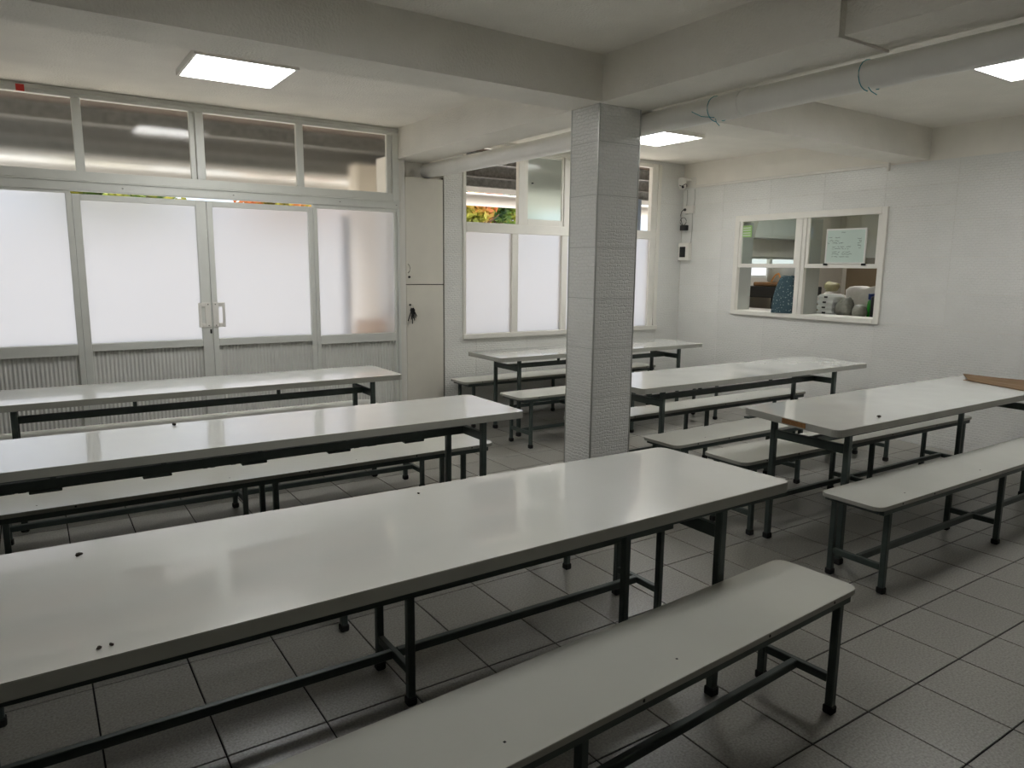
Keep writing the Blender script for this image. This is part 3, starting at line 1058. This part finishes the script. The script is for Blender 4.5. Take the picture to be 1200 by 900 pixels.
MB().bbox(-.066, -.058, -.035, .055, -.065, .06, .003).build('dark_window', 'black', br)
for z0, z1, y, lb in ((1.876, 2.22, 4.575, 'thin grey cable from the junction box down to the breaker box'), (2.31, 2.5, 4.553, 'right one of two thin cables between security camera and junction box'), (2.31, 2.5, 4.672, 'left one of two thin cables between security camera and junction box')):
    o = MB().tube([(XR - .008, y, z0), (XR - .008, y - .008, (z0 + z1) / 2), (XR - .008, y, z1)], .005, 6).build('wall_cable', 'trim', None, True)
    tag(o, lb, 'cable', 'thin cables in the corner')
cdt = MB().bbox(XR - .028, XR, 2.208, 4.56, 2.512, 2.542, .003).build('cable_trunking', 'plastic')
tag(cdt, 'long white cable trunking along the top of the right wall tiles', 'trunking')
MB().bbox(XR - .031, XR, 2.202, 2.225, 2.47, 2.55, .003).build('end_cap', 'plastic', cdt)

# ================================================================== things in and on the hatch
wbz = thing('whiteboard', 'small whiteboard with handwritten notes hung in the right hatch sash', 'whiteboard', (XR - .012, 2.575, 1.80))
MB().bbox(-.006, .008, -.205, .205, -.162, .162, .003).build('board', 'board', wbz)
for (y0, y1, z0, z1) in ((-.21, .21, -.17, -.155), (-.21, .21, .155, .17), (-.21, -.195, -.155, .155), (.195, .21, -.155, .155)):
    MB().bbox(-.009, .009, y0, y1, z0, z1, .002).build('border', 'whitetape', wbz)
ink = MB()
rnd = random.Random(11)


def scribble(y0, y1, z, h=.006):
    """hand-written line: y runs to the left of the picture, so write from high y to low y"""
    pts = []
    y = y0
    while y > y1:
        pts.append((-.0075, y, z + rnd.uniform(-h, h)))
        y -= rnd.uniform(.004, .007)
        if rnd.random() < .13:
            if len(pts) > 2:
                ink.tube(pts, .0014, 4)
            pts = []
            y -= .008
    if len(pts) > 2:
        ink.tube(pts, .0014, 4)


scribble(.05, -.02, .135, .005)
scribble(.18, .06, .085)
scribble(.185, .07, .055)
scribble(.19, .02, .03)
for z, a in ((-.005, -.06), (-.025, -.04), (-.055, -.06), (-.075, -.09), (-.1, -.05)):
    scribble(.135, a, z)
for z in (.07, .05, .03, .005, -.015):
    scribble(-.125, -.165, z, .007)
ink.build('handwriting', 'ink', wbz)
for y in (-.2, .2):
    MB().bbox(-.016, .004, y - .02, y + .02, -.185, -.165, .003).build('clip', 'screw', wbz)
st = MB().box(XR - .0005, XR + .0018, 3.705, 3.835, 1.92, 2.045).build('notice_sticker', 'sticker')
tag(st, 'green notice sticker in the left hatch sash', 'sticker')
for z in (2.02, 1.995, 1.965, 1.94):
    MB().box(XR - .0012, XR - .0004, 3.72, 3.82, z - .004, z + .004).build('white_line', 'whitetape', st)

# patterned cloth bag standing in the left half of the hatch
bag = thing('cloth_bag', 'dark blue patterned cloth bag leaning in the left half of the hatch', 'bag', (XR + .03, 3.25, HZ0 + .028))
vs, fs = [], []
rows, n = 9, 16
for i in range(rows + 1):
    v = i / rows
    cyy = .015 - .045 * v
    wy = .125 - .035 * v + .018 * math.sin(v * 3.1)
    wx = .075 - .03 * v
    for k in range(n):
        a = 2 * math.pi * k / n
        ca, sa = math.cos(a), math.sin(a)
        rr = 1 + .05 * math.sin(3 * a + 4 * v)
        vs.append((wx * math.copysign(abs(ca) ** .7, ca) * rr, cyy + wy * math.copysign(abs(sa) ** .7, sa) * rr, .385 * v + .012 * math.sin(2 * a) * v))
for i in range(rows):
    for k in range(n):
        k2 = (k + 1) % n
        fs.append((i * n + k, i * n + k2, (i + 1) * n + k2, (i + 1) * n + k))
fs += [tuple(reversed(range(n))), tuple(rows * n + k for k in range(n))]
MB().add(vs, fs).build('cloth', 'bagcloth', bag, True)
MB().tube([(-.03, .05, .37), (-.02, .08, .415), (.0, .13, .40), (.02, .17, .37), (.03, .20, .33)], .009, 7).build('strap', 'orange', bag, True)

# counter behind the hatch and what stands on it
kc = thing('kitchen_counter', 'pale counter on the kitchen side of the hatch', 'counter', (4.2, 3.0, 0))
MB().bbox(-.30, .30, -1.3, 1.5, 1.06, 1.095, .004).build('worktop', 'counter', kc)
MB().box(-.29, .26, -1.28, 1.48, 0.0, 1.06).build('base', 'kwall', kc)
ZK = 1.095


def lump(name, label, cat, c, r, mtl, seed, amp=.2, group=None):
    rnd = random.Random(seed)
    bm = bmesh.new()
    bmesh.ops.create_icosphere(bm, subdivisions=3, radius=1)
    ph = [rnd.uniform(0, 6.3) for _ in range(6)]
    for v in bm.verts:
        p = v.co.copy()
        k = 1 + amp * (math.sin(4 * p.x + ph[0]) + math.sin(5 * p.y + ph[1]) + math.sin(4 * p.z + ph[2])) / 2 + amp * .4 * math.sin(13 * p.y + 9 * p.x + ph[3])
        q = Vector((math.copysign(abs(p.x) ** .75, p.x), math.copysign(abs(p.y) ** .75, p.y), math.copysign(abs(p.z) ** .75, p.z))) * k
        v.co = Vector((q.x * r[0], q.y * r[1], max(q.z, -.86) * r[2]))
    zm = min(v.co.z for v in bm.verts)
    for v in bm.verts:
        v.co.z -= zm
    me = bpy.data.meshes.new(name)
    bm.to_mesh(me)
    bm.free()
    me.materials.append(M[mtl])
    me.polygons.foreach_set('use_smooth', [True] * len(me.polygons))
    o = link(name, me, None, c)
    tag(o, label, cat, group)
    return o


XK = 4.06


def kp(x, y, xx=XK):
    return px(x, y, 'x', xx)


# stack of foam boxes
p = kp(971, 368)
pos = ('lowest', 'second lowest', 'second highest', 'topmost')
for i in range(4):
    bx = thing('foam_box', 'white foam food box in the hatch, %s of its stack' % pos[i], 'food box', (XK + .01 * (i % 2), p.y + .012 * (i % 2) - .02 * (i == 3), ZK + .055 * i), group='foam boxes stacked in the hatch')
    b = MB()
    for (z0, z1, s0, s1) in ((0, .026, .078, .092), (.026, .030, .096, .096), (.030, .0545, .092, .076)):
        b.add([(-s0, -s0, z0), (s0, -s0, z0), (s0, s0, z0), (-s0, s0, z0), (-s1, -s1, z1), (s1, -s1, z1), (s1, s1, z1), (-s1, s1, z1)],
              [(0, 3, 2, 1), (4, 5, 6, 7), (0, 1, 5, 4), (1, 2, 6, 5), (2, 3, 7, 6), (3, 0, 4, 7)])
    b.build('shell', 'foam', bx)
    MB().bbox(-.099, -.092, -.02, .02, .018, .036, .002).build('clasp', 'screw', bx)
q = kp(963, 340)
lump('cloth_bundle', 'pale cloth bundle behind the stacked foam boxes in the hatch', 'cloth', (XK + .23, q.y + .03, ZK), (.10, .14, .125), 'palebag', 2)
q = kp(992, 345)
lump('cloth_bundle', 'pale crumpled bag in the middle of the right hatch opening', 'cloth', (XK + .27, q.y - .03, ZK), (.09, .17, .165), 'palebag', 5)
q = kp(966, 326)
lump('paper_bundle', 'small olive bundle high at the left of the right hatch opening', 'bundle', (XK + .23, q.y + .06, ZK + .245), (.06, .07, .055), 'olive', 8)
q = kp(992, 360)
lump('plastic_bag', 'dark grey knotted plastic bag in the right hatch opening', 'bag', (XK - .03, q.y - .01, ZK), (.085, .08, .10), 'greybag', 3)
q = kp(1007, 365)
lump('plastic_bag', 'dull grey wrapped packet right of the dark bag in the hatch', 'bag', (XK - .05, q.y - .03, ZK), (.075, .065, .068), 'greybag', 4, .06)
q = kp(962, 358)
lump('food_packet', 'olive packet between the hatch post and the foam boxes', 'packet', (XK - .02, q.y + .05, ZK), (.04, .035, .08), 'olive', 6, .08)
q = kp(1013, 350)
bt = thing('soap_bottle', 'green bottle with dark blue cap at the right of the hatch', 'bottle', (XK + .10, q.y - .02, ZK))
MB().lathe([(.036, 0), (.038, .01), (.038, .13), (.034, .16), (.018, .178)], (0, 0, 0), 16).build('body', 'green', bt, True)
MB().lathe([(.032, .178), (.034, .185), (.034, .235), (.028, .24)], (0, 0, 0), 14).build('cap', 'blue', bt, True)
q = kp(1024, 350)
o = MB().bbox(-.07, .07, -.06, .06, 0, .215, .01).bbox(-.05, .05, -.04, .04, .215, .235, .006).build('black_canister', 'kblack', None, False, (XK + .08, q.y - .02, ZK))
tag(o, 'black canister at the far right of the hatch opening', 'canister')

# ================================================================== kitchen room behind the hatch
XE, YE = 7.05, 0.9
kw = MB().box(XE, XE + .15, YE, YB, 0, ZC).build('wall_kitchen_end', 'kwall')
tag(kw, 'cream end wall of the kitchen seen through the hatch', 'wall', kind='structure')
kw = MB().box(XT, XE + .15, YE - .15, YE, 0, ZC).build('wall_kitchen_side', 'kwall')
tag(kw, 'cream side wall of the kitchen', 'wall', kind='structure')
KX0, KX1, KZ0, KZ1 = 4.75, 6.3, 1.46, 1.74
kw = MB()
for (x0, x1, z0, z1) in ((XT + .1, KX0, 0, ZC), (KX1, XE, 0, ZC), (KX0, KX1, 0, KZ0), (KX0, KX1, KZ1, ZC)):
    kw.box(x0, x1, YW, YB, z0, z1)
kw = kw.build('wall_kitchen_back', 'kwall')
tag(kw, 'cream kitchen wall with a bright window', 'wall', kind='structure')
kwn = empty_struct('window_6', 'bright kitchen window seen through the left half of the hatch', 'window')
for (x0, x1, z0, z1) in ((KX0, KX0 + .04, KZ0, KZ1), (KX1 - .04, KX1, KZ0, KZ1), (5.38, 5.44, KZ0, KZ1), (KX0 + .04, 5.38, KZ0, KZ0 + .03), (5.44, KX1 - .04, KZ0, KZ0 + .03), (KX0 + .04, 5.38, KZ1 - .03, KZ1), (5.44, KX1 - .04, KZ1 - .03, KZ1)):
    MB().bbox(x0, x1, YW + .03, YW + .08, z0, z1, .003).build('frame', 'alu', kwn)
kh = thing('extractor_hood', 'grey extractor hood in the kitchen behind the left hatch sash', 'hood', (5.25, 4.40, 2.02))
MB().add([(-.55, .1, 0), (.75, .1, 0), (.75, .335, 0), (-.55, .335, 0), (-.3, .2, .35), (.5, .2, .35), (.5, .335, .35), (-.3, .335, .35)],
         [(0, 3, 2, 1), (4, 5, 6, 7), (0, 1, 5, 4), (1, 2, 6, 5), (2, 3, 7, 6), (3, 0, 4, 7)]).build('canopy', 'kgrey', kh)
MB().bbox(-.56, .76, .09, .335, -.05, 0.0, .004).build('rim', 'kgrey', kh)
MB().box(-.1, .3, .22, .335, .35, .77).build('duct', 'kgrey', kh)
stv = thing('stove_stand', 'black metal stove stand behind the left half of the hatch', 'stove', (5.0, 4.3, 0))
for (x, y) in ((-.3, -.3), (.3, -.3), (-.3, .3), (.3, .3)):
    MB().bbox(x - .03, x + .03, y - .03, y + .03, 0, 1.22, .005).build('leg', 'kblack', stv)
MB().bbox(-.36, .36, -.36, .36, 1.22, 1.36, .008).build('top', 'kblack', stv)
MB().bbox(-.33, .33, -.33, .33, .90, .93, .004).build('shelf', 'kblack', stv)
ty = MB().bbox(-.3, .3, -.2, .2, 0, .05, .01).build('baking_tray', 'tan', None, False, (4.98, 4.27, 1.362))
tag(ty, 'brown tray lying on the black stove stand', 'tray')
o = MB().lathe([(.15, 0), (.165, .02), (.165, .2), (.172, .205), (.15, .205)], (0, 0, 0), 20).tube([(-.165, 0, .16), (-.2, 0, .165), (-.2, .05, .165), (-.16, .05, .16)], .008, 6).build('cooking_pot', 'kgrey', None, True, (5.0, 4.3, 1.412))
tag(o, 'grey pot standing in the brown tray behind the hatch', 'pot')
pn = MB().box(-.02, 0, -1.3, 0, 0, 1.75).build('brown_panel', 'kbrown', None, False, (XE - .003, 4.66, .0))
tag(pn, 'brown panel on the kitchen end wall behind the right hatch opening', 'panel')

# ================================================================== outside
gr = MB().box(-14, 16, YB, 30, -.2, -.05).build('yard_ground', 'ground')
tag(gr, 'pale concrete yard outside the windows', 'ground', kind='structure')
yw = MB().box(-14, 16, 11.5, 11.7, -.05, 2.25).build('yard_wall', 'yardwall')
tag(yw, 'white boundary wall across the yard outside', 'wall', kind='structure')
MB().bbox(-14, 16, 11.45, 11.75, 2.25, 2.31, .01).build('coping', 'yardwall', yw)
cn = thing('walkway_canopy', 'brown roofed walkway canopy with steel beams outside the windows', 'canopy', (0, YB, 0))
MB().box(-7, 8, .01, 1.52, 2.81, 2.90).build('roof_sheet', 'soffit', cn)
for y0, z0, h in ((.55, 2.69, .11), (1.40, 2.665, .135), (1.46, 2.555, .10)):
    bm_ = MB()
    bm_.box(-7, 8, y0, y0 + .01, z0, z0 + h, 0).box(-7, 8, y0 - .05, y0 + .01, z0 - .008, z0).box(-7, 8, y0 - .05, y0 + .01, z0 + h, z0 + h + .008)
    bm_.build('beam', 'galv', cn)
MB().tube([(-7, 1.55, 2.405), (0, 1.55, 2.405), (8, 1.55, 2.405)], .08, 18).build('gutter', 'gutter', cn, True)
MB().box(-7, 8, 1.475, 1.50, 2.49, 2.56).build('fascia', 'gutter', cn)
for x in (-5.2, 4.4):
    MB().tube([(x, 1.42, -.05), (x, 1.42, 2.55)], .045, 12).build('post', 'bluepost', cn, True)
ps = MB().tube([(-.50, 5.10, -.05), (-.50, 5.10, 2.02)], .04, 12).build('drain_downpipe', 'bluepost', None, True)
tag(ps, 'blue grey downpipe seen blurred through the right side panel', 'downpipe')
ob = MB().bbox(-.13, .13, -.06, .06, 0, .30, .015).bbox(-.115, .115, -.05, .05, .30, .33, .01).build('orange_crate', 'orangebox', None, False, (-.30, 5.07, .72))
tag(ob, 'orange crate seen blurred through the right side panel', 'crate')
bs = MB().bbox(-.14, .14, -.08, .08, -.05, .72, .01).build('low_plinth', 'yardwall', None, False, (-.31, 5.07, 0))
tag(bs, 'low white plinth under the orange crate outside', 'plinth')
pl = MB().bbox(-.02, .8, 6.0, 6.25, -.05, 2.65, .01).build('yard_pillar', 'pillar')
tag(pl, 'cream pillar outside behind the right side panel', 'pillar')


def tree(label, x, y, h, rad, seed, lm='leaf', nl=6000):
    rnd = random.Random(seed)
    t = thing('yard_tree', label, 'tree', (x, y, -.05), group='trees beyond the yard wall')
    tk = MB().tube([(0, 0, 0), (.05, .03, h * .3), (-.03, 0, h * .55), (0, .05, h * .85)], [.14, .11, .08, .03], 9)
    for k in range(6):
        a = rnd.uniform(0, 6.3)
        z = h * rnd.uniform(.4, .65)
        tk.tube([(0, 0, z), (math.cos(a) * rad * .45, math.sin(a) * rad * .45, z + rad * .3), (math.cos(a) * rad * .8, math.sin(a) * rad * .7, z + rad * .5)], [.05, .03, .012], 6)
    tk.build('trunk', 'bark', t, True)
    lv = MB()
    cl = []
    while len(cl) < 30:
        p = Vector((rnd.uniform(-1, 1), rnd.uniform(-1, 1), rnd.uniform(-1, 1)))
        if p.length < 1:
            cl.append(Vector((p.x * .72, p.y * .72, p.z * .6)) * rad)
    for _ in range(nl):
        o_ = Vector((rnd.gauss(0, .4), rnd.gauss(0, .4), rnd.gauss(0, .4)))
        if o_.length > 1:
            o_.normalize()
        c = rnd.choice(cl) + o_ * rad * .25
        c.z += h * .68
        s_ = rnd.uniform(.06, .12)
        a = Vector((rnd.gauss(0, 1), rnd.gauss(0, 1), rnd.gauss(0, .6))).normalized()
        b = a.cross(Vector((rnd.gauss(0, 1), rnd.gauss(0, 1), rnd.gauss(0, 1)))).normalized()
        lv.add([c - a * s_, c + b * s_ * .45, c + a * s_, c - b * s_ * .45], [(0, 1, 2, 3)])
    lv.build('foliage', lm, t)


tree('orange and yellow tree outside, left in the open upper window', 5.35, 13.2, 4.2, 1.3, 1)
tree('dark green tree outside, right in the open upper window', 8.1, 15.9, 4.8, 1.8, 2, 'leaf_green', 8000)
tree('green tree outside behind the left door leaf', -1.5, 13.5, 4.2, 1.4, 4, 'leaf_green')
tree('orange tree outside behind the right door leaf', 1.5, 13.5, 4.2, 1.4, 5)
